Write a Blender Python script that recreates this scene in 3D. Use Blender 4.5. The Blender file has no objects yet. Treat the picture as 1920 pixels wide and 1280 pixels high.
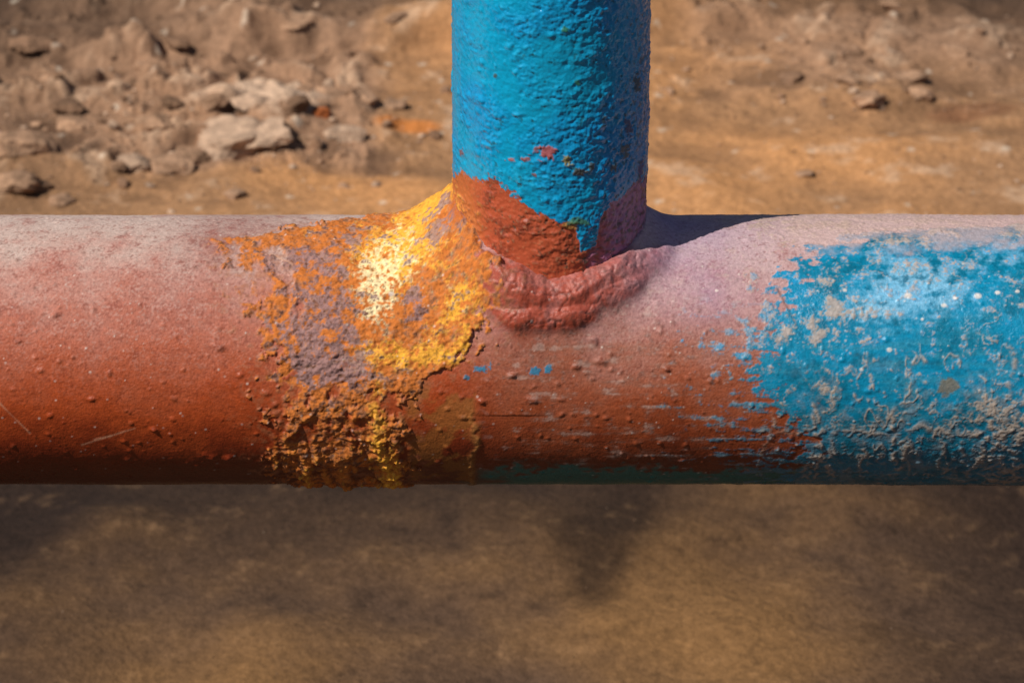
import bpy, math, numpy as np
from mathutils import Vector
rng=np.random.default_rng(7)
# ---------------------------------------------------------------- helpers
def lin(r,g,b):
    c=np.array([r,g,b])/255.0
    return np.where(c<=.04045,c/12.92,((c+.055)/1.055)**2.4)
_perm=rng.permutation(256); _perm=np.concatenate([_perm,_perm])
_ang=rng.random(256)*2*np.pi; _gx=np.cos(_ang); _gy=np.sin(_ang)
def perlin(x,y,seed=0):
    x=x+seed*17.31; y=y+seed*9.73
    xi=np.floor(x).astype(np.int64); yi=np.floor(y).astype(np.int64)
    fx=x-xi; fy=y-yi
    ux=fx*fx*fx*(fx*(fx*6-15)+10); uy=fy*fy*fy*(fy*(fy*6-15)+10)
    def g(ix,iy,dx,dy):
        h=_perm[_perm[ix&255]+(iy&255)]
        return _gx[h]*dx+_gy[h]*dy
    a=g(xi,yi,fx,fy); b=g(xi+1,yi,fx-1,fy); c=g(xi,yi+1,fx,fy-1); d=g(xi+1,yi+1,fx-1,fy-1)
    return (a+(b-a)*ux)*(1-uy)+(c+(d-c)*ux)*uy
def fbm(x,y,o=4,seed=0,gain=.5,ridge=False):
    s=0;a=1;t=0
    for i in range(o):
        n=perlin(x*2**i,y*2**i,seed+i*3.7)*1.5
        if ridge: n=1-2*np.abs(n)
        s=s+n*a; t+=a; a*=gain
    return s/t*(1.4 if not ridge else 1)
def worley(x,y,seed=0):
    x=x+seed*11.3; y=y+seed*5.9
    xi=np.floor(x).astype(np.int64); yi=np.floor(y).astype(np.int64)
    f1=np.full(x.shape,9.);f2=np.full(x.shape,9.); cid=np.zeros(x.shape)
    for i in(-1,0,1):
        for j in(-1,0,1):
            h=_perm[_perm[(xi+i)&255]+((yi+j)&255)]
            px=xi+i+_perm[h]/256.; py=yi+j+_perm[h+37]/256.
            d=np.hypot(px-x,py-y)
            n=d<f1
            f2=np.where(n,f1,np.minimum(f2,d)); cid=np.where(n,h/256.,cid); f1=np.where(n,d,f1)
    return f1,f2,cid
def ss(a,b,x):
    t=np.clip((x-a)/(b-a),0,1); return t*t*(3-2*t)
def mix(a,b,m):
    m=np.clip(m,0,1)[...,None]; return a*(1-m)+b*m
def blob(u,w,cu,cw,ru,rw):
    return np.exp(-(((u-cu)/ru)**2+((w-cw)/rw)**2))
def seg(u,w,a,b):
    ax,ay=a;bx,by=b;dx,dy=bx-ax,by-ay
    t=np.clip(((u-ax)*dx+(w-ay)*dy)/(dx*dx+dy*dy),0,1)
    return np.hypot(u-ax-t*dx,w-ay-t*dy)
def ramp(x,xp,cols):
    c=np.array(cols); return np.stack([np.interp(x,xp,c[:,k]) for k in range(3)],-1)
def set_attr(me,col,rough):
    a=me.color_attributes.new("Col",'FLOAT_COLOR','POINT')
    c=np.ones((len(col),4),dtype=np.float32); c[:,:3]=np.clip(col,0,1)
    a.data.foreach_set("color",c.reshape(-1))
    r=me.attributes.new("Rough",'FLOAT','POINT'); r.data.foreach_set("value",np.clip(rough,0.05,1).astype(np.float32))
def grid_mesh(name,P,col,rough,wrap):
    n,m,_=P.shape
    me=bpy.data.meshes.new(name)
    idx=np.arange(n*m).reshape(n,m)
    if wrap: idx=np.concatenate([idx,idx[:,:1]],1)
    q=np.stack([idx[:-1,:-1],idx[1:,:-1],idx[1:,1:],idx[:-1,1:]],-1).reshape(-1,4)
    me.vertices.add(n*m); me.vertices.foreach_set("co",P.reshape(-1).astype(np.float32))
    me.loops.add(q.size); me.loops.foreach_set("vertex_index",q.reshape(-1).astype(np.int32))
    me.polygons.add(len(q)); me.polygons.foreach_set("loop_start",np.arange(0,q.size,4,dtype=np.int32))
    me.polygons.foreach_set("use_smooth",np.ones(len(q),dtype=bool))
    me.update(calc_edges=True)
    set_attr(me,col.reshape(-1,3),rough.reshape(-1))
    ob=bpy.data.objects.new(name,me); bpy.context.collection.objects.link(ob)
    return ob
def material(name,scale,var,bump,bdist,spec=.5,scale2=None):
    m=bpy.data.materials.new(name); m.use_nodes=True; nt=m.node_tree; N=nt.nodes; L=nt.links
    b=N["Principled BSDF"]; b.inputs["Specular IOR Level"].default_value=spec
    a=N.new("ShaderNodeAttribute"); a.attribute_name="Col"
    r=N.new("ShaderNodeAttribute"); r.attribute_name="Rough"
    tc=N.new("ShaderNodeTexCoord")
    n=N.new("ShaderNodeTexNoise"); n.inputs["Scale"].default_value=scale; n.inputs["Detail"].default_value=6; n.inputs["Roughness"].default_value=.7
    L.new(tc.outputs["Object"],n.inputs["Vector"])
    mr=N.new("ShaderNodeMapRange"); mr.inputs["From Min"].default_value=.3; mr.inputs["From Max"].default_value=.7
    mr.inputs["To Min"].default_value=1-var; mr.inputs["To Max"].default_value=1+var
    L.new(n.outputs["Fac"],mr.inputs["Value"])
    mx=N.new("ShaderNodeVectorMath"); mx.operation='SCALE'
    L.new(a.outputs["Color"],mx.inputs[0]); L.new(mr.outputs["Result"],mx.inputs["Scale"])
    L.new(mx.outputs["Vector"],b.inputs["Base Color"]); L.new(r.outputs["Fac"],b.inputs["Roughness"])
    n2=N.new("ShaderNodeTexNoise"); n2.inputs["Scale"].default_value=scale2 or scale; n2.inputs["Detail"].default_value=5; n2.inputs["Roughness"].default_value=.6
    L.new(tc.outputs["Object"],n2.inputs["Vector"])
    bp=N.new("ShaderNodeBump"); bp.inputs["Strength"].default_value=bump; bp.inputs["Distance"].default_value=bdist
    L.new(n2.outputs["Fac"],bp.inputs["Height"]); L.new(bp.outputs["Normal"],b.inputs["Normal"])
    return m
mat_pipe=material("weathered_paint",380,.24,.55,.0008,.38,600)
mat_up=material("glossy_blue_paint",300,.12,.35,.0008,.65,420)
mat_ground=material("dry_earth",150,.26,.8,.004,.15,120)
# ---------------------------------------------------------------- camera geometry (metres)
TH=math.radians(28); R=.1; r=.0702; K=2520.; D=2.5; F=118.; GZ=-.60
fw=np.array([0,math.cos(TH),-math.sin(TH)]); up=np.array([0,math.sin(TH),math.cos(TH)])
tgt=np.array([-.0274,0,0])+up*.006
cam_pos=tgt-fw*D
def to_ground(px,py,z=GZ):
    d=fw+np.array([1,0,0])*((px-960)/1920*36/F)-up*((py-640)/1920*36/F)
    t=(z-cam_pos[2])/d[2]; p=cam_pos+d*t
    return p[0],p[1]
# ---------------------------------------------------------------- shared colours
C_PRIM=lin(168,68,28); C_PRIMD=lin(108,38,16); C_DUST=lin(186,162,152); C_MAUVE=lin(158,118,120)
C_BLUE=lin(2,124,162); C_TEAL=lin(2,98,122); C_LBLUE=lin(122,178,210); C_TAN=lin(166,144,126)
C_Y=lin(226,162,52); C_O=lin(186,104,40); C_BR=lin(92,50,32); C_PG=lin(136,108,110); C_PALE=lin(238,222,172)
def rust_colour(u,w,A):
    n0=fbm(u/90,A/90,4,20); n1=fbm(u/45,A/45,5,21,gain=.6); n2=fbm(u/20,A/20,5,22,gain=.65); n3=fbm(u/9,A/9,3,23,gain=.6); n4=fbm(u/4.5,A/4.5,2,24)
    yel=.9*blob(u,w,820,420,65,50)+blob(u,w,745,490,85,65)+.85*blob(u,w,760,665,130,26)+.7*blob(u,w,870,600,45,55)+blob(u,w,715,800,20,110)*.6+.15*blob(u,w,600,450,100,40)
    c=np.broadcast_to(C_O,u.shape+(3,)).copy()
    c=mix(c,lin(154,110,84),ss(-.15,.45,n2*.8+.4*n3)*.75)
    c=mix(c,C_Y,ss(.25,.95,yel+.8*n1+.6*n3+.4*n2+.2*n4))
    c=mix(c,C_PALE,ss(.5,1.1,.95*blob(u,w,712,555,50,75)+.6*blob(u,w,755,480,80,55)+.35*blob(u,w,860,570,40,45)+.8*n2+.6*n3)*.85)
    pg=.9*blob(u,w,612,620,80,90)+.95*blob(u,w,835,462,50,24)+.75*blob(u,w,570,500,90,32)+.7*blob(u,w,650,690,80,30)+.75*blob(u,w,785,570,24,42)+.55*blob(u,w,660,450,60,25)
    c=mix(c,C_PG,ss(.35,.65,pg+.7*n2+.8*n1+.4*n3-.06)*.85)
    c=mix(c,lin(190,112,40),ss(.15,.5,n3*.7+n4*.4-.3*n0)*.30)
    c=mix(c,C_BR,ss(.08,.5,n3*.5+n2*.6+.2*n4-.3*yel+.02+.12*ss(700,780,w))*.8)
    c=mix(c,C_BR*.4,ss(.25,.6,fbm(u/7,A/7,3,25)+.3*n1)*.5)
    return c
def rust_height(u,A):
    g2,_,_=worley(u/5.5,A/5.5,4)
    return .0008+.0022*fbm(u/70,A/70,5,31)+.0015*fbm(u/18,A/18,4,35,gain=.6)+.0004*(.5-g2)+.0016*np.clip(fbm(u/34,A/28,4,33,ridge=True),-1,1)*.6
# ---------------------------------------------------------------- horizontal pipe
def arcs(f0,f1,step,rest):
    a=np.arange(f0,f1,step); b=np.arange(f1,f0+360,rest); return np.radians(np.concatenate([a,b]))
ph=arcs(-80,128,.42,4.)
def xs(lo,hi,step,far):
    m=np.arange(lo,hi,step); o=[hi]; s=step
    while o[-1]<far: s=min(s*1.35,.15); o.append(o[-1]+s)
    l=[lo]; s=step
    while l[-1]>-far: s=min(s*1.35,.15); l.append(l[-1]-s)
    return np.concatenate([np.array(l[:0:-1]),m,np.array(o)])
xh=xs(-.45,.40,.0008,3.0)
X,PH=np.meshgrid(xh,ph,indexing='ij')
u=1029+X*K; A=-PH*R*K; w=655-R*K*np.sin(PH-TH)
front=(np.cos(PH-TH)>-.2)
xu=1029+xh*K; av=-ph*R*K
def stamp(F_,cu,ca,ru,ra,amp,mode='add',power=1.,rot=0.):
    i0,i1=np.searchsorted(xu,[cu-3*max(ru,ra),cu+3*max(ru,ra)])
    if i1<=i0: return
    j=np.where(np.abs(av-ca)<3*max(ru,ra))[0]
    if len(j)==0: return
    sl=np.ix_(np.arange(i0,i1),j)
    du=u[sl]-cu; da=A[sl]-ca
    c,s=math.cos(rot),math.sin(rot); a=(du*c+da*s)/ru; b=(-du*s+da*c)/ra
    g=np.exp(-(a*a+b*b)**power)*amp
    if mode=='add': F_[sl]+=g
    else: F_[sl]=np.maximum(F_[sl],g)
def w2a(wv): return -(TH+math.asin(max(-1,min(1,(655-wv)/252.))))*252
n_big=fbm(u/260,A/260,4,1); n_mid=fbm(u/70,A/70,4,2); n_sm=fbm(u/16,A/16,3,3); n_fine=fbm(u/5,A/5,2,4)
n_str=fbm(u/130,A/14,4,5); n_str2=fbm(u/40,A/11,4,6); n_det=fbm(u/30,A/30,5,7,gain=.65)
# --- heights
h=.0007*n_big+.00035*n_mid+.00012*n_sm+.00007*n_fine
bl=np.zeros_like(h); blc=np.zeros_like(h)
for i in range(1700):
    cu=rng.uniform(-80,2000); ca=rng.uniform(w2a(410),w2a(903)); q=rng.random()**4
    rr=1.5+3.6*q; stamp(bl,cu,ca,rr*rng.uniform(1,1.6),rr,.00025+.0008*q,'max',1.4,rng.uniform(0,3))
    if rng.random()<.5: stamp(blc,cu+rng.uniform(-2,2),ca,rr,rr,1,'max',1.5)
h+=bl*(.6+.4*ss(500,650,w))
# rust mask
Wk=[395,403,425,450,480,520,560,600,640,680,700,730,760,820,870,920]
Lk=[800,730,600,442,450,468,480,492,522,538,528,532,528,518,532,560]
Rk=[868,872,885,900,915,925,925,915,905,875,820,775,762,764,766,766]
Lb=np.interp(w,Wk,Lk); Rb=np.interp(w,Wk,Rk)
rm=np.minimum((u-Lb)/38,(Rb-u)/30)+n_det*1.9+n_mid*.6+n_sm*.6
core=ss(-.15,.30,rm)
gap=ss(.0,.4,fbm(u/34,A/60,5,41,gain=.6)-.30+.5*blob(u,w,520,530,60,60)+.34*ss(690,760,w)+.15*ss(580,470,u)-.25*ss(560,640,u)*ss(700,650,w))
thin=1-.95*gap
RU=core*thin*front
rm2=np.minimum((u-760)/14,(898-u)/10)+n_mid*.8
st2=ss(0,1,rm2)*ss(690,740,w)*front*ss(.15,-.25,n_mid+.35*n_sm-.1)
edge2=(np.exp(-((u-(758+8*n_mid))/7)**2)*ss(690,720,w)*ss(900,840,w)+np.exp(-((u-(886+16*n_mid))/7)**2)*ss(740,790,w)*.8)*front*ss(-.4,.3,n_sm+n_mid)
h+=RU*rust_height(u,A)+edge2*(.0008+.0008*n_sm)
# drips: a few unequal runs and irregular clots
dr=np.zeros_like(h)
for cu,wd,w0,w1,am in [(531,8,800,872,.8),(548,6,770,842,.6),(574,11,835,905,1.1),(600,6,790,850,.6),(618,8,848,906,.9),(648,14,860,908,1.2),(668,7,762,880,.7),
                       (688,5,800,846,.6),(709,13,742,905,1.15),(731,6,780,830,.6),(748,12,812,906,1.2),(640,6,744,800,.5),(590,5,745,775,.5)]:
    aa=w2a(w0); a1=w2a(min(w1,906.5)); a0=aa; cc=cu; dx=rng.uniform(-.5,.5)
    while aa<a1:
        t=(aa-a0)/max(a1-a0,1); q=wd*rng.uniform(.45,1.15)
        stamp(dr,cc,aa,q,q*rng.uniform(.7,1.7),(.0010+.0022*t)*rng.uniform(.55,1.15)*am,'max',1.05,rng.uniform(-.7,.7))
        aa+=q*rng.uniform(.6,1.2); cc+=dx+rng.uniform(-3.2,3.2)
for k in range(120):
    cu=[545,590,655,712,748][rng.integers(5)]+rng.normal()*20; cw=min(905,rng.normal(855,38)); q=rng.uniform(2.5,8)
    stamp(dr,cu,w2a(cw),q*rng.uniform(.7,1.5),q,rng.uniform(.0006,.0022),'max',1.1,rng.uniform(0,3))
h+=dr*(1+.6*n_sm+.3*n_fine)
# weld bead folds
wb=np.zeros_like(h)
def bead(pts,wid,amp,j=.03):
    for (a,b,wa,wb_) in zip(pts[:-1],pts[1:],wid[:-1],wid[1:]):
        n=max(2,int(math.hypot(b[0]-a[0],b[1]-a[1])/5))
        for k in range(n):
            t=k/n; cu=a[0]+(b[0]-a[0])*t; cw=a[1]+(b[1]-a[1])*t; wd=wa+(wb_-wa)*t
            stamp(wb,cu,w2a(cw)+rng.uniform(-1,1),wd*1.3,wd,amp*(wd/24)*rng.uniform(1-j,1+j),'max',1.25,0)
bead([(912,530),(945,556),(1000,568),(1060,560),(1120,544),(1170,526),(1212,500),(1245,472)],[24,34,38,38,33,28,21,11],.0044)
bead([(922,590),(960,607),(1005,602),(1050,603),(1092,594),(1118,578)],[8,15,20,20,17,8],.0082)
bead([(1080,584),(1130,566),(1180,542),(1206,524)],[9,19,16,7],.0082)
bead([(930,528),(956,552),(990,575)],[12,16,12],.0095)
bead([(1160,512),(1190,505),(1215,492)],[8,12,7],.0105)
crz0=fbm(u/75+.010*w,A/34-u*.006,3,81)
crease=ss(.07,.0,np.abs(crz0))*ss(.002,.006,wb)
h+=wb*(1+.30*n_mid+.08*n_sm+.03*n_fine)-.0011*crease
# fillet towards the upright
Yb=-R*np.cos(PH); Zb=R*np.sin(PH)
topm=(Zb>0)
rad=np.hypot(X,Yb)+1e-6; dd=np.maximum(rad-r,0)
al=np.clip(-X/rad,0,1)
wd_=.034+.032*al; kk=.014+.017*al
fil=kk*np.clip(1-dd/wd_,0,1)**2.2*topm
h+=fil*(1+.12*n_mid+.05*n_sm*ss(1000,900,u))
# --- colours
shape=u.shape+(3,)
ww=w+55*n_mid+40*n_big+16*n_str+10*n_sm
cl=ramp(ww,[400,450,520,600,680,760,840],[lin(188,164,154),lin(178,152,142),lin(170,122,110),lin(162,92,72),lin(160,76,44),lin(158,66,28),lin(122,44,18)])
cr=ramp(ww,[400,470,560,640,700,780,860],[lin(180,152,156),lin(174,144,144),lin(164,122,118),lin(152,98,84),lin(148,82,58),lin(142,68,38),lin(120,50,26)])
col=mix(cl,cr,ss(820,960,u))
lpatch=np.clip(blob(u,w,425,450,80,55)+.5*blob(u,w,520,425,80,30)+.35*blob(u,w,360,560,120,60),0,1)*(.8+.5*n_det)
col=mix(col,lin(130,74,66),lpatch*.8)
col=mix(col,lin(150,84,74),ss(.1,.6,n_det*.8+.6*n_mid)*.35*ss(700,560,w))
speck=ss(.1,.45,n_fine*.6+n_sm*.5+.25*n_det)
col=mix(col,C_DUST,speck*.30*ss(800,520,w)); col=mix(col,C_PRIMD,ss(.12,.5,-n_fine*.6-n_sm*.5+.3*n_det)*.45)
col=mix(col,lin(54,22,14),ss(810,900,w+20*n_mid)*.65)  # lower pipe darkened in the colour to strengthen its underside shade
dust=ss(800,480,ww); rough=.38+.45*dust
col=mix(col,lin(132,92,76),ss(.0,.45,n_str*.6+n_det*.6+.1)*ss(930,1020,u)*ss(600,660,w)*.4)
col=mix(col,lin(92,50,38),ss(.25,.5,n_det*.8+.5*n_sm+.2*n_mid)*ss(930,1050,u)*.45*ss(560,640,w))
col=mix(col,lin(180,150,138),ss(.2,.5,n_str*.5+n_det*.7)*ss(880,960,u)*.45)
# blue coat
ub=np.interp(w,[400,425,440,470,500,560,640,700,760,820,900],[2100,1900,1600,1510,1465,1430,1390,1380,1430,1500,1440])
e=(u-ub)/80+1.3*n_det+.5*n_str+.35*n_sm
B=ss(-.1,.25,e)
fl=ss(.30,.62,n_str2*.35+n_str*.45+.5*n_det+.30*n_sm+.22*n_fine+.45*ss(1190,1440,u)-.10)*ss(1160,1280,u+60*n_mid)*ss(540,640,w)
B=np.maximum(B,fl*.75)*front
B=np.clip(B,0,1)
for cu,cw,ru,rw in [(906,688,16,8),(1000,692,14,8),(592,682,7,6),(832,642,6,6),(1024,690,7,9),(880,705,6,4),(590,712,4,4)]:
    B=np.maximum(B,ss(.4,.6,blob(u,w,cu,cw,ru,rw)+.45*n_sm+.3*n_fine)*.85*(blob(u,w,cu,cw,ru*1.5,rw*1.5)>.2))
blue=mix(np.broadcast_to(C_BLUE,shape),C_TEAL,ss(-.3,.4,n_mid)*.6+.6*ss(700,860,w))
lb=blob(u,w,1700,545,110,60)+.6*blob(u,w,1590,590,90,40)+.6*blob(u,w,1870,480,80,40)+.4*blob(u,w,1640,480,60,30)
blue=mix(blue,C_LBLUE,ss(.3,1.1,lb+.8*n_det+.3*n_str)*.8)
blue=mix(blue,lin(60,132,152),ss(-.1,.5,n_str+.4*n_det)*.35*ss(560,650,w))
blue=mix(blue,lin(10,138,190),ss(.1,.5,n_det+.3*n_sm)*.6*ss(740,640,w))
blue=mix(blue,lin(0,70,96),ss(.1,.6,-n_det+.3*n_mid)*.45)
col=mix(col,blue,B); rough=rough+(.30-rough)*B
h+=B*.0003
tb=ss(866,884,w+20*n_mid+14*n_sm)*ss(860,960,u+60*n_mid)
col=mix(col,lin(12,104,100),tb*.9*(1-B)*front)
dirt=ss(.30,.80,n_det*.85+n_sm*.35+n_fine*.3+n_mid*.3+n_big*.3+.42*ss(480,425,w)+.42*blob(u,w,1540,600,110,45)+.36*blob(u,w,1870,810,70,90)+.35*blob(u,w,1380,600,60,80)+.08)*ss(1280,1460,u)*front*.8
pat=ss(.05,.6,fbm(u/50,A/80,5,52,gain=.65)+.4*n_sm+.2*n_fine+.1)*ss(640,780,w)*ss(1360,1600,u)*.28
c1=fbm(u/80,A/130,4,71); c2=fbm(u/34,A/60,3,72); c3=fbm(u/60,A/40,4,73)
crz=np.maximum.reduce([np.exp(-(c1/.030)**2)*ss(1480,1600,u)*ss(600,700,w),np.exp(-(c2/.05)**2)*ss(1770,1850,u)*ss(640,720,w),np.exp(-(c3/.03)**2)*ss(1560,1640,u)*ss(.0,.3,n_big+.1)*.8])*ss(-.4,.2,n_sm+n_mid)
run=np.zeros_like(u)
for k in range(24):
    cu=rng.uniform(1420,1930); w0=rng.uniform(640,800) if cu>1780 else rng.uniform(745,830); w1=rng.uniform(860,905)
    wob=cu+16*fbm(A/45+k*7.1,A*0+k*3.3,3,60)+rng.uniform(-.35,.35)*(w-w0)
    run=np.maximum(run,np.exp(-((u-wob)/rng.uniform(3,5.5))**2)*ss(w0-10,w0+15,w)*ss(w1+8,w1-15,w)*rng.uniform(.5,1))
hz=np.exp(-((w-(800+14*n_mid+18*fbm(u/60,u*0,2,61)))/6)**2)*ss(1400,1500,u)*.7
run=np.maximum(run,hz); run*=ss(-.45,.15,n_sm+n_mid*.5)*front
dirt=np.clip(np.maximum.reduce([dirt,pat,run*.9,crz*.8*front]),0,1)
col=mix(col,C_TAN*(1+.2*n_sm[...,None]),dirt); rough=rough+(.9-rough)*dirt
h+=dirt*(.0003+.0003*n_fine+.0002*n_sm)+.0004*np.maximum(run,crz*front)
tp=ss(482,430,w+45*n_mid+15*n_sm)*ss(1400,1500,u)
col=mix(col,lin(184,156,150),tp*.7)
# weld bead colour
wm=ss(.0010,.0035,wb)
foot=ss(.003,.011,fil)*ss(880,960,u)*ss(480,505,w)
wm=np.maximum(wm,foot*.9)
wc_=mix(np.broadcast_to(lin(158,66,44),shape),lin(158,106,102),ss(-.05,.45,n_det+.3*n_sm+.25*ss(600,540,w))*.45+.55*ss(1100,1210,u))
wc_=mix(wc_,C_BR,ss(.15,.5,n_sm*.6+n_fine*.5+.3*n_mid)*.5)
wc_=mix(wc_,lin(60,26,20),np.clip(crease,0,1)*.5)
col=mix(col,wc_,wm*.88); rough=rough-(rough-.40)*wm*.8
vf=blob(u,w,1240,440,130,60)+.6*blob(u,w,1300,560,110,50)
col=mix(col,lin(144,128,176),vf*.5*(.7+.6*n_mid))  # violet shadow tint painted on, right of the upright
col=mix(col,lin(140,92,40),st2*.6); rough=rough+(.6-rough)*st2*.5
col=mix(col,lin(170,122,66),np.clip(edge2,0,1)*.7)
# crust
col=mix(col,rust_colour(u,w,A),np.clip(RU*1.1,0,1))
halo=ss(-1.8,.1,rm)*(1-RU)*front
col=mix(col,lin(148,90,60),halo*.6*ss(-.2,.4,n_sm+.4*n_fine))
dm2=ss(.0005,.0018,dr); rough=rough+(.88-rough)*np.maximum(RU,0)
drc=mix(mix(np.broadcast_to(lin(198,116,44),shape),C_BR,ss(.0,.5,n_sm+n_mid*.8+.3*n_fine)),lin(234,168,54),ss(.2,.75,.9*blob(u,w,708,800,20,150)+.6*blob(u,w,748,880,22,50)+.4*blob(u,w,570,870,30,40)+.6*n_sm+.4*n_fine))
col=mix(col,drc,dm2*.95); rough=rough+(.55-rough)*dm2
col=mix(col,lin(150,70,32),ss(.5,.9,blob(u,w,862,440,26,60))*.5)
# specks
col=mix(col,C_BR*.9,blc*.4*ss(1400,1300,u)*(w>470))
wt=np.zeros_like(u)
for cu,cw,q in [(1676,558,7),(1740,575,5),(1802,558,7),(1760,562,4),(1640,655,5),(1838,552,5),(1905,560,5),(1700,600,3),(1562,548,4),(1874,550,4),(1330,548,3),(742,556,5),(1590,690,4)]:
    stamp(wt,cu,w2a(cw),q,q*.8,1,'max',3)
for i in range(420):
    q=rng.uniform(1,2.4); stamp(wt,rng.uniform(-60,1990),rng.uniform(w2a(408),w2a(890)),q,q,rng.uniform(.3,.8),'max',2)
col=mix(col,lin(220,208,198),wt*.75); h+=wt*.0003
for a,b,s in [((28,745),(84,806),1.6),((176,828),(275,798),1.4),((200,818),(230,812),2),((1440,545),(1472,610),1.6),((520,480),(560,500),1.2)]:
    d_=seg(u,w,a,b)+2*n_mid; col=mix(col,lin(200,150,120) if a[0]<1000 else lin(40,30,25),np.exp(-(d_/s)**2)*.5)
col=mix(col,lin(120,96,52),ss(.4,.7,blob(u,w,1747,722,22,22)+.4*n_sm)*.7)
nd=np.zeros_like(u)
for cu,cw,q in [(432,650,9),(408,850,12),(440,852,9),(30,585,5),(200,745,6),(138,592,7),(995,745,9),(905,748,7),(1110,640,10),(1240,690,6),(310,800,6),(70,640,5),(1120,675,9),(960,700,7),(1075,685,8)]:
    stamp(nd,cu,w2a(cw),q*1.2,q*.7,1,'max',1.2,rng.uniform(-.5,.5))
h+=nd*.0017*(1+.7*n_sm); col=mix(col,C_PRIMD*.8,nd*.35)
far=ss(.5,.8,np.abs(X)); h*=(1-far)
RAD=(R+h); RAD[0,:]=.0005; RAD[-1,:]=.0005
P=np.stack([X,-RAD*np.cos(PH),RAD*np.sin(PH)],-1)
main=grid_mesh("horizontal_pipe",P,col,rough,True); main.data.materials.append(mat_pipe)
# ---------------------------------------------------------------- upright pipe
ps=arcs(-100,100,.5,4.)
zz=list(np.arange(.0,.36,.0008)); s=.0008
while zz[-1]<1.3: s=min(s*1.35,.1); zz.append(zz[-1]+s)
zz=np.array(zz)
Z,PS=np.meshgrid(zz,ps,indexing='ij')
x0=r*np.sin(PS); y0=-r*np.cos(PS)
u=1029+x0*K; w=655-K*(-np.abs(y0)*math.sin(TH)+Z*math.cos(TH)); A=-Z*K; T=PS*r*K
m1=fbm(T/60,A/60,4,101); m2=fbm(T/15,A/11,3,102); m3=fbm(T/6,A/5,2,103); mb=fbm(T/200,A/200,3,104)
h=.0008*mb+.0006*m1
rgh=ss(-.3,.5,m1*.7+mb*.5+.45*np.sin(PS)+.15)
wr=fbm(T/20+m1,A/15+m1,4,105,ridge=True); wr2=fbm(T/34+m1,A/26-m1,3,106)
h+=(.00024+.00048*rgh)*m2+(.00012+.00016*rgh)*m3+(.00024+.00034*rgh)*wr+(.0002+.0007*rgh)*wr2
for i in range(300):
    ct=rng.uniform(-95,95)/180*np.pi; cz=rng.uniform(.07,.34); q=rng.random()**3; rr_=.0009+.0020*q
    i0,i1=np.searchsorted(zz,[cz-3*rr_,cz+3*rr_]); j=np.where(np.abs(ps-ct)*r<3*rr_)[0]
    if len(j) and i1>i0:
        sl=np.ix_(np.arange(i0,i1),j)
        h[sl]+=np.exp(-((((PS[sl]-ct)*r)**2+(Z[sl]-cz)**2)/rr_**2)**1.5)*(.0003+.0008*q)*(1 if rng.random()<.75 else -1)
shape=u.shape+(3,)
blue=mix(np.broadcast_to(lin(0,150,192),shape),lin(0,128,190),ss(-.3,.5,mb+.4*m1)*.6+.6*ss(.2,.8,np.sin(PS)+.3*m1))  # right side painted deeper blue, standing in for shade
blue=mix(blue,lin(34,166,200),ss(.1,.6,m2*.5+m1*.5)*.3)
blue=mix(blue,lin(0,92,132),ss(.2,.7,-wr+.4*m3)*.35)
wl=np.interp(u,[846,856,870,935,985,1010,1040,1072,1084,1100,1112,1118,1135,1160,1185,1212],[318,342,338,358,395,412,424,432,480,478,465,420,395,372,352,338])
edge=(w-wl)/14+1.0*m1+.8*m2+.3*m3
lo=ss(-.12,.12,edge)
prim=mix(np.broadcast_to(lin(176,80,50),shape),lin(110,46,30),ss(-.1,.5,m1+.6*m2+.3*m3)*.7)
prim=mix(prim,lin(184,128,92),ss(.25,.6,m2*.6+m3*.6)*.4)
prim=mix(prim,mix(np.broadcast_to(lin(158,112,160),shape),lin(110,70,90),ss(0,.5,m2)),ss(1095,1150,u+30*m1)*.8)  # violet put on the right side for primer in shade
prim=mix(prim,lin(184,104,50),ss(915,855,u+20*m1)*.8)
colv=mix(blue,prim,lo); rough=.20+.2*lo+.08*m1
rough=np.clip(rough,.14,.7)
h-=lo*.0006
for cu,cw,ru,rw,c_,t_ in [(1022,306,15,13,lin(170,66,42),.5),(985,318,9,5,lin(150,70,50),.5),(960,318,8,4,lin(150,70,50),.5),(1005,300,7,4,lin(150,70,50),.5),
      (1057,320,9,8,lin(150,130,40),.5),(1082,340,14,7,lin(88,70,30),.5),(1065,432,16,9,lin(160,110,50),.5),(1078,425,24,7,lin(60,110,70),.5),(1100,330,7,9,lin(70,60,40),.55),
      (1052,100,7,5,lin(40,110,60),.5),(1075,190,5,5,lin(40,100,60),.5),(1165,260,10,22,lin(70,60,90),.65),(1180,180,8,20,lin(60,60,60),.6),(930,175,5,4,lin(60,70,60),.5),(1120,250,5,12,lin(50,60,60),.6),(1000,345,5,4,lin(120,60,40),.5),
      (1160,300,10,16,lin(90,80,60),.6),(1140,330,9,7,lin(80,70,50),.6),(1190,330,8,22,lin(90,70,110),.6),(870,300,4,6,lin(120,60,40),.5)]:
    bb=blob(u,w,cu,cw,ru,rw)
    mk=ss(t_-.1,t_+.2,bb*1.15+.5*m2+.35*m3)*(np.cos(PS)>-.1)*(bb>.05)
    colv=mix(colv,c_,mk*.85); h+=mk*.0004; rough=rough+(.75-rough)*mk*.7
pits=ss(.5,.75,fbm(T/12,A/12,3,110)+.3*m1+.2*np.sin(PS)+.12*ss(100,300,w))
colv=mix(colv,lin(30,66,56),pits*.6); h-=pits*.0003
rl=ss(-.2,.4,(900-u)/40+(w-372)/22*.8-.9+1.0*m1+.6*m2)*ss(1000,880,u)*ss(320,345,w)
rl=np.clip(rl,0,1)*ss(925,868,u+14*m1)
colv=mix(colv,mix(mix(np.broadcast_to(C_O,shape),C_Y,ss(-.1,.5,m1+m2*.5)),C_BR,ss(.1,.5,m3+.5*m2)*.6),rl*.9); rough=rough+(.85-rough)*rl
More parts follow.
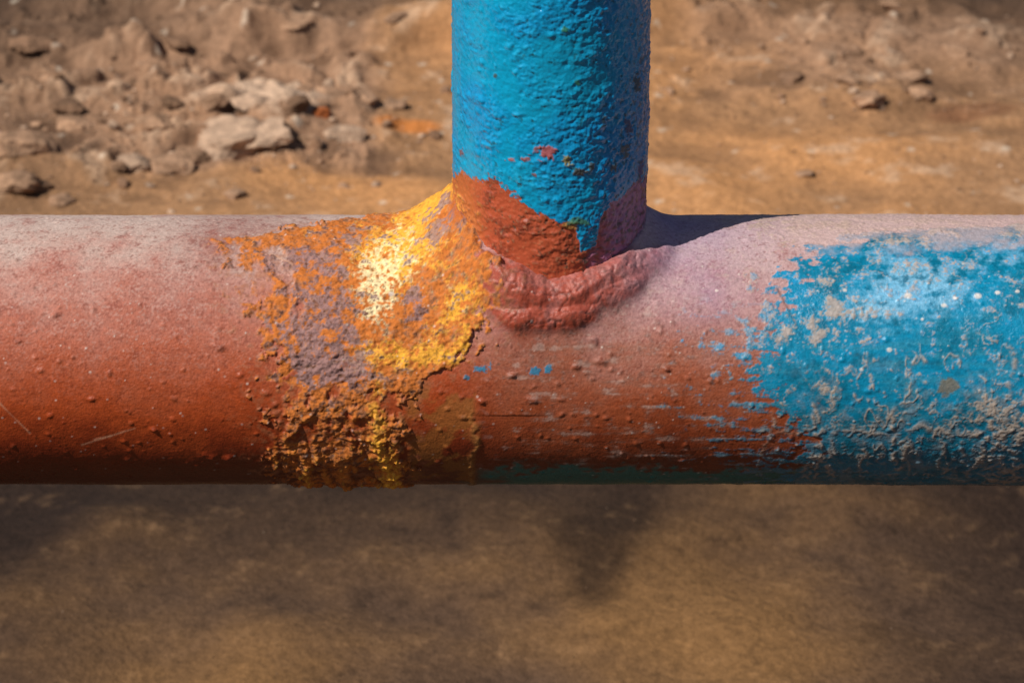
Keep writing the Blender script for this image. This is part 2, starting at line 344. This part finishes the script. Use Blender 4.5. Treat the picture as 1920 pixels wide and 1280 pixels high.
h+=rl*(.0004+.0008*m2)
zj=np.sqrt(np.maximum(R*R-y0**2,0)); s_=Z-zj
al=np.clip(-np.sin(PS),0,1)
h+=(.006+.015*al)*np.clip(1-s_/(.020+.020*al),0,1)**2.3
h*=1-ss(.5,.7,Z)
RAD=r+h; RAD[-1,:]=.0005
P=np.stack([RAD*np.sin(PS),-RAD*np.cos(PS),Z],-1)
upr=grid_mesh("upright_pipe",P[:, ::-1],colv[:, ::-1],rough[:, ::-1],True); upr.data.materials.append(mat_up)
parts=[main,upr]
for k,sx in enumerate((-2.4,2.4)):
    zs=np.array([GZ-.3,GZ-.3,GZ,-.3,-.1,-.02]); pa=np.radians(np.arange(0,360,5))
    ZZ,PA=np.meshgrid(zs,pa,indexing='ij'); rr_=np.full(ZZ.shape,.07); rr_[0]=.001; rr_[-2:]=.078
    Pq=np.stack([sx+rr_*np.cos(PA),rr_*np.sin(PA),ZZ],-1)
    o=grid_mesh("support_leg_%d"%(k+1),Pq,np.broadcast_to(C_PRIM,Pq.shape),np.full(ZZ.shape,.5),True); o.data.materials.append(mat_pipe); parts.append(o)
root=bpy.data.objects.new("welded_pipe_junction",None); bpy.context.collection.objects.link(root)
for o in parts: o.parent=root
# ---------------------------------------------------------------- ground
def axis(lo,hi,step,far):
    m=list(np.arange(lo,hi,step)); s=step
    while m[-1]<far: s*=1.3; m.append(m[-1]+s)
    l=[lo]; s=step
    while l[-1]>-far: s*=1.3; l.append(l[-1]-s)
    return np.array(l[:0:-1]+m)
gx=axis(-.85,.80,.0022,400); gy=axis(.1,2.75,.0028,400)
GX,GY=np.meshgrid(gx,gy,indexing='ij')
rel=np.stack([GX-cam_pos[0],GY-cam_pos[1],np.full(GX.shape,GZ-cam_pos[2])],-1)
dep=np.maximum(rel@fw,.3); gu=960+(rel[...,0]/dep)*F/36*1920; gw=640-((rel@up)/dep)*F/36*1920
f0=fbm(GX*1.1,GY*1.6,4,201); f1_=fbm(GX*4,GY*5,5,202); f2_=fbm(GX*14,GY*14,4,203); f3=fbm(GX*50,GY*50,4,204,gain=.55); f4=fbm(GX*130,GY*130,3,205)
fs=fbm(GX*4,GY*5,2,202); f2s=fbm(GX*14,GY*14,2,203)
rocky=np.clip(.9*ss(820,620,gu+120*f1_)*ss(345,270,gw+40*f1_)+.55*ss(1180,1350,gu)*ss(215,150,gw+50*f1_)+.25*ss(400,340,gw)*ss(560,300,gu),0,1)
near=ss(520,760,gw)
w1_,w2_,wc=worley(GX*15+f2s*.7+fs,GY*15+f2s*.7,7); v1,v2,vc=worley(GX*42+f3*.35,GY*42+f3*.35,8)
dome=np.clip(1-(w1_/.55)**2,0,1)*ss(.35,.9,wc); dome2=np.clip(1-(v1/.5)**2,0,1)*ss(.4,.95,vc)
clod=ss(-.1,.30,fs+f2s*.5+.1)
gh=.014*f0+.016*fs+.005*f2_*(.3+rocky)*(1-.4*near)+.0009*f3*(1+1.6*rocky)*(1-.4*near)+.0003*f4
gh+=rocky*(.020*np.sqrt(dome)*clod+.008*np.sqrt(dome2)*ss(-.2,.3,f2s+.1))
for (pts,amp,wd) in [([(0,128),(200,120),(480,108),(700,100),(850,95)],.048,20),([(0,45),(300,40),(700,30)],.034,14),([(1210,75),(1500,60),(1920,25)],.026,15),([(1430,185),(1640,215),(1920,240)],.022,14),([(0,330),(200,350),(420,370)],.010,12)]:
    px_,py_=zip(*pts); c=np.interp(gu,px_,py_)+20*fs+10*f2s
    gh+=amp*ss(c+wd*.5,c-wd*1.2,gw)*ss(c-wd*6,c-wd*1.5,gw)*ss(px_[0]-120,px_[0],gu)*ss(px_[-1]+120,px_[-1],gu)*(.6+.5*fs)
mound=blob(gu,gw,470,225,190,40); gh+=.035*mound*(1+.4*f2s)+.012*blob(gu,gw,80,300,110,50)
shape=GX.shape+(3,)
gc=np.broadcast_to(lin(150,112,80),shape).copy()
gc=mix(gc,lin(184,132,86),ss(-.3,.4,f0+.3*f1_+.8*blob(gu,gw,1500,290,350,110)+.6*blob(gu,gw,650,350,250,60)-.25))
gc=mix(gc,lin(142,112,92),ss(.2,.8,rocky+.4*f1_)*.7)
gc=mix(gc,lin(186,156,130),ss(.15,.55,f2_*.8+f3*.3+.4*f1_-.05)*.5*(1-near))
gc=mix(gc,lin(204,176,152),ss(.3,.8,blob(gu,gw,490,205,160,45)+.3*f2_)*.6)
gc=mix(gc,lin(84,60,44),ss(.05,.5,-f1_*.6-f2_*.8)*(.25+.45*rocky))
gc=mix(gc,lin(186,112,52),ss(.4,.8,blob(gu,gw,765,242,75,14)+.25*f2_)*.8)
gc=mix(gc,lin(110,70,48),ss(.4,.8,blob(gu,gw,1820,200,110,22)+.25*f2_)*.6)
gc=mix(gc,lin(76,58,46),ss(330,-60,gu+80*f1_)*.5+.7*ss(120,-20,gw+40*f1_)+.55*ss(1600,1980,gu)*ss(300,0,gw))  # colour darkened at left, top and right edges to imitate light falloff
# near-side soil, with shade and edge darkening painted into its colour
warm=ss(-.5,.7,f0*.5+.35*f1_+.25*f2_+1.0*blob(gu,gw,1270,1150,220,160)+.6*blob(gu,gw,420,1270,260,70)+.4*blob(gu,gw,1500,1250,220,70)-.2)
shaded=mix(np.broadcast_to(lin(82,62,48),shape),lin(118,86,54),warm)
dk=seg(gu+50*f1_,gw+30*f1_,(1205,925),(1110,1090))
shaded=mix(shaded,lin(38,27,20),ss(.15,1.1,.95*np.exp(-(dk/70)**2)+.35*blob(gu,gw,960,980,160,60)+.4*blob(gu,gw,1700,1190,180,80)+.2*f1_+.4*f2_)*.8)
shaded=mix(shaded,lin(44,32,26),.85*ss(1160,890,gw+50*f1_+25*f2_)*(.55+.45*ss(1500,1100,gu))+.5*ss(300,-50,gu+40*f1_)+.6*ss(1540,1950,gu+40*f1_))
shaded=mix(shaded,lin(138,106,76),ss(.15,.8,f3*.6+f2_*.5)*.22)
shaded=mix(shaded,lin(34,24,18),ss(.15,.7,-f3*.6-f2_*.5)*.3)
gc=mix(gc,shaded,near)
gc=gc*(1+(.22*f3+.16*f4)*(1-.2*near))[...,None]
sp=ss(.30,.14,v1)*(vc>.93)*ss(.0,.3,f3+.2); gc=mix(gc,lin(205,190,172),sp*.5*(1-near))
rr0=np.hypot(GX,GY); fade=1-ss(3,12,rr0); gh=gh*(.3+.7*fade)
gh+=.25*fbm(GX/9,GY/9,3,209)*ss(6,30,rr0)
P=np.stack([GX,GY,GZ+gh],-1)
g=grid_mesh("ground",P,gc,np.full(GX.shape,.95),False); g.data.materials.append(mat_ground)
def gz_at(x,y):
    i=np.clip(np.searchsorted(gx,x),0,len(gx)-1); j=np.clip(np.searchsorted(gy,y),0,len(gy)-1)
    return GZ+gh[i,j]
# ---------------------------------------------------------------- rocks
import bmesh
def template(sub,seed):
    bm=bmesh.new(); bmesh.ops.create_icosphere(bm,subdivisions=sub,radius=1)
    V=np.array([v.co[:] for v in bm.verts]); Fc=np.array([[v.index for v in f.verts] for f in bm.faces]); bm.free()
    rg=np.random.default_rng(seed)
    for k in range(9):
        n=rg.normal(size=3); n/=np.linalg.norm(n); d=rg.uniform(.5,.82)
        t=V@n; V=V-np.outer(np.clip(t-d,0,None)*.92,n)
    V=V*(1+.22*perlin(V[:,0]*2.2+seed,V[:,1]*2.2+V[:,2]*1.7)[:,None]+.12*perlin(V[:,0]*6+seed,V[:,1]*6+V[:,2]*5)[:,None]+.05*perlin(V[:,0]*14+seed,V[:,1]*14+V[:,2]*12)[:,None])
    return V,Fc
T4=[template(5,s) for s in range(8)]; T3=[template(3,50+s) for s in range(8)]; T2=[template(2,90+s) for s in range(8)]
Vs=[];Fs=[];Cs=[];off=0
def rock(px,py,wpx,asp,tmps,base,bury=.25,rz=None):
    global off
    x,y=to_ground(px,py); V,Fc=tmps[rng.integers(len(tmps))]
    zg=gz_at(x,y); x,y=to_ground(px,py,zg)
    sz=wpx/2/ (F/36*1920/np.linalg.norm(np.array([x,y,GZ])-cam_pos))
    a=rng.uniform(-.5,.5) if rz is None else rz
    if rz is None and rng.random()<.5: V=V*np.array([-1,-1,1])
    S=V*np.array([sz*1.15,sz*rng.uniform(.7,1.0),sz*asp])
    c,s=math.cos(a),math.sin(a); S=S@np.array([[c,s,0],[-s,c,0],[0,0,1]])
    tl=rng.uniform(-.25,.25); c,s=math.cos(tl),math.sin(tl); S=S@np.array([[c,0,s],[0,1,0],[-s,0,c]])
    S=S+np.array([x,y,gz_at(x,y)+sz*asp*(1-2*bury)*.6])
    nn=fbm(S[:,0]*45,S[:,1]*45+S[:,2]*50,3,300)
    Vs.append(S);Fs.append(Fc+off);Cs.append(base*(1+.45*nn)[:,None]*rng.uniform(.85,1.12)); off+=len(S)
rc=lin(150,118,94); rl_=lin(168,140,118); rd=lin(120,92,72); ro=lin(160,90,50)
for px,py,wp,asp,b in [(425,262,150,.55,rl_),(500,238,120,.45,rl_),(290,240,66,.7,rc),(360,292,66,.5,rc),(250,306,60,.6,rl_),(215,300,34,.8,rc),(135,238,66,.6,rc),(35,296,115,.45,rc),(25,342,90,.5,rc),(75,345,50,.5,rd),
    (578,246,40,1.0,rc),(600,216,34,.8,ro),(648,224,72,.5,rl_),(690,196,56,.5,rc),(392,206,56,.7,rc),(330,212,46,.6,rd),(545,205,66,.5,rd),(620,185,66,.5,rc),(310,285,90,.4,rc),(470,195,80,.4,rl_),
    (130,205,66,.5,rd),(740,200,50,.5,rc),(60,265,66,.4,rd),(440,365,44,.4,rc),(180,270,40,.6,rc),
    (1632,188,56,.6,rc),(1725,182,46,.6,rc),(1700,150,70,.35,rc),(1590,150,50,.4,rc),(1480,150,50,.4,rd),(1790,95,50,.5,rc),(1670,14,46,.5,rc),(1505,328,38,.25,rc),
    (120,380,50,.5,rc),(560,55,60,.4,rc),(60,80,80,.4,rd),(330,90,50,.4,rd),(740,50,40,.4,rc)]:
    rock(px,py,wp,asp,T4,b,.30)
for i in range(360):
    t=rng.random()
    if t<.65: px=rng.normal(380,250); py=rng.normal(235,60)
    elif t<.85: px=rng.normal(1600,200); py=rng.normal(130,55)
    else: px=rng.uniform(-50,1970); py=rng.uniform(0,400)
    if py>400: continue
    q=rng.random()**3; rock(px,py,6+(24 if px<900 else 15)*q,rng.uniform(.5,.9),T3,[rc,rl_,rd][rng.integers(3)],.3)
for i in range(1200):
    t=rng.random()
    if t<.5: px=rng.normal(380,300); py=rng.normal(230,80)
    elif t<.75: px=rng.normal(1600,240); py=rng.normal(130,80)
    elif t<.95: px=rng.uniform(-50,1970); py=rng.uniform(-40,420)
    else: px=rng.uniform(-50,1970); py=rng.uniform(850,1400)
    b=[rc,rl_,rd][rng.integers(3)]; q=rng.uniform(2.5,7.5)
    if py>800: b=b*.4; q=rng.uniform(2,6)
    rock(px,py,q,rng.uniform(.4,.8),T2,b,.3)
V=np.concatenate(Vs);Fc=np.concatenate(Fs);C=np.concatenate(Cs)
me=bpy.data.meshes.new("scattered_rocks"); me.vertices.add(len(V)); me.vertices.foreach_set("co",V.reshape(-1).astype(np.float32))
me.loops.add(Fc.size); me.loops.foreach_set("vertex_index",Fc.reshape(-1).astype(np.int32)); me.polygons.add(len(Fc))
me.polygons.foreach_set("loop_start",np.arange(0,Fc.size,3,dtype=np.int32)); me.polygons.foreach_set("use_smooth",np.ones(len(Fc),dtype=bool)); me.update(calc_edges=True)
set_attr(me,C,np.full(len(V),.9)); ob=bpy.data.objects.new("scattered_rocks",me); bpy.context.collection.objects.link(ob); me.materials.append(mat_ground)
# ---------------------------------------------------------------- light
el=math.radians(50); az=math.radians(34)
sd=Vector((-math.cos(az)*math.cos(el),-math.sin(az)*math.cos(el),math.sin(el)))
sl=bpy.data.lights.new("sun","SUN"); sl.energy=5.0; sl.angle=math.radians(.5); sl.color=(1,.95,.86)
so=bpy.data.objects.new("sun",sl); bpy.context.collection.objects.link(so); so.rotation_euler=sd.to_track_quat('Z','Y').to_euler(); so.location=(-3,-2,4)
wd=bpy.data.worlds.new("World"); bpy.context.scene.world=wd; wd.use_nodes=True
nt=wd.node_tree; sk=nt.nodes.new("ShaderNodeTexSky"); sk.sky_type='NISHITA'; sk.sun_disc=False; sk.sun_elevation=el; sk.sun_rotation=math.atan2(sd.x,sd.y)
nt.links.new(sk.outputs[0],nt.nodes["Background"].inputs[0]); nt.nodes["Background"].inputs[1].default_value=.052
# ---------------------------------------------------------------- camera
cd=bpy.data.cameras.new("camera"); cam=bpy.data.objects.new("camera",cd); bpy.context.collection.objects.link(cam)
cam.location=Vector(cam_pos); cam.rotation_euler=Vector(fw).to_track_quat('-Z','Y').to_euler()
cd.lens=F; cd.sensor_width=36; cd.clip_end=2000; cd.clip_start=.05
cd.dof.use_dof=True; cd.dof.focus_distance=D-.08; cd.dof.aperture_fstop=13
sc=bpy.context.scene; sc.camera=cam
sc.view_settings.view_transform='Standard'; sc.view_settings.look='None'; sc.view_settings.exposure=0; sc.view_settings.gamma=1
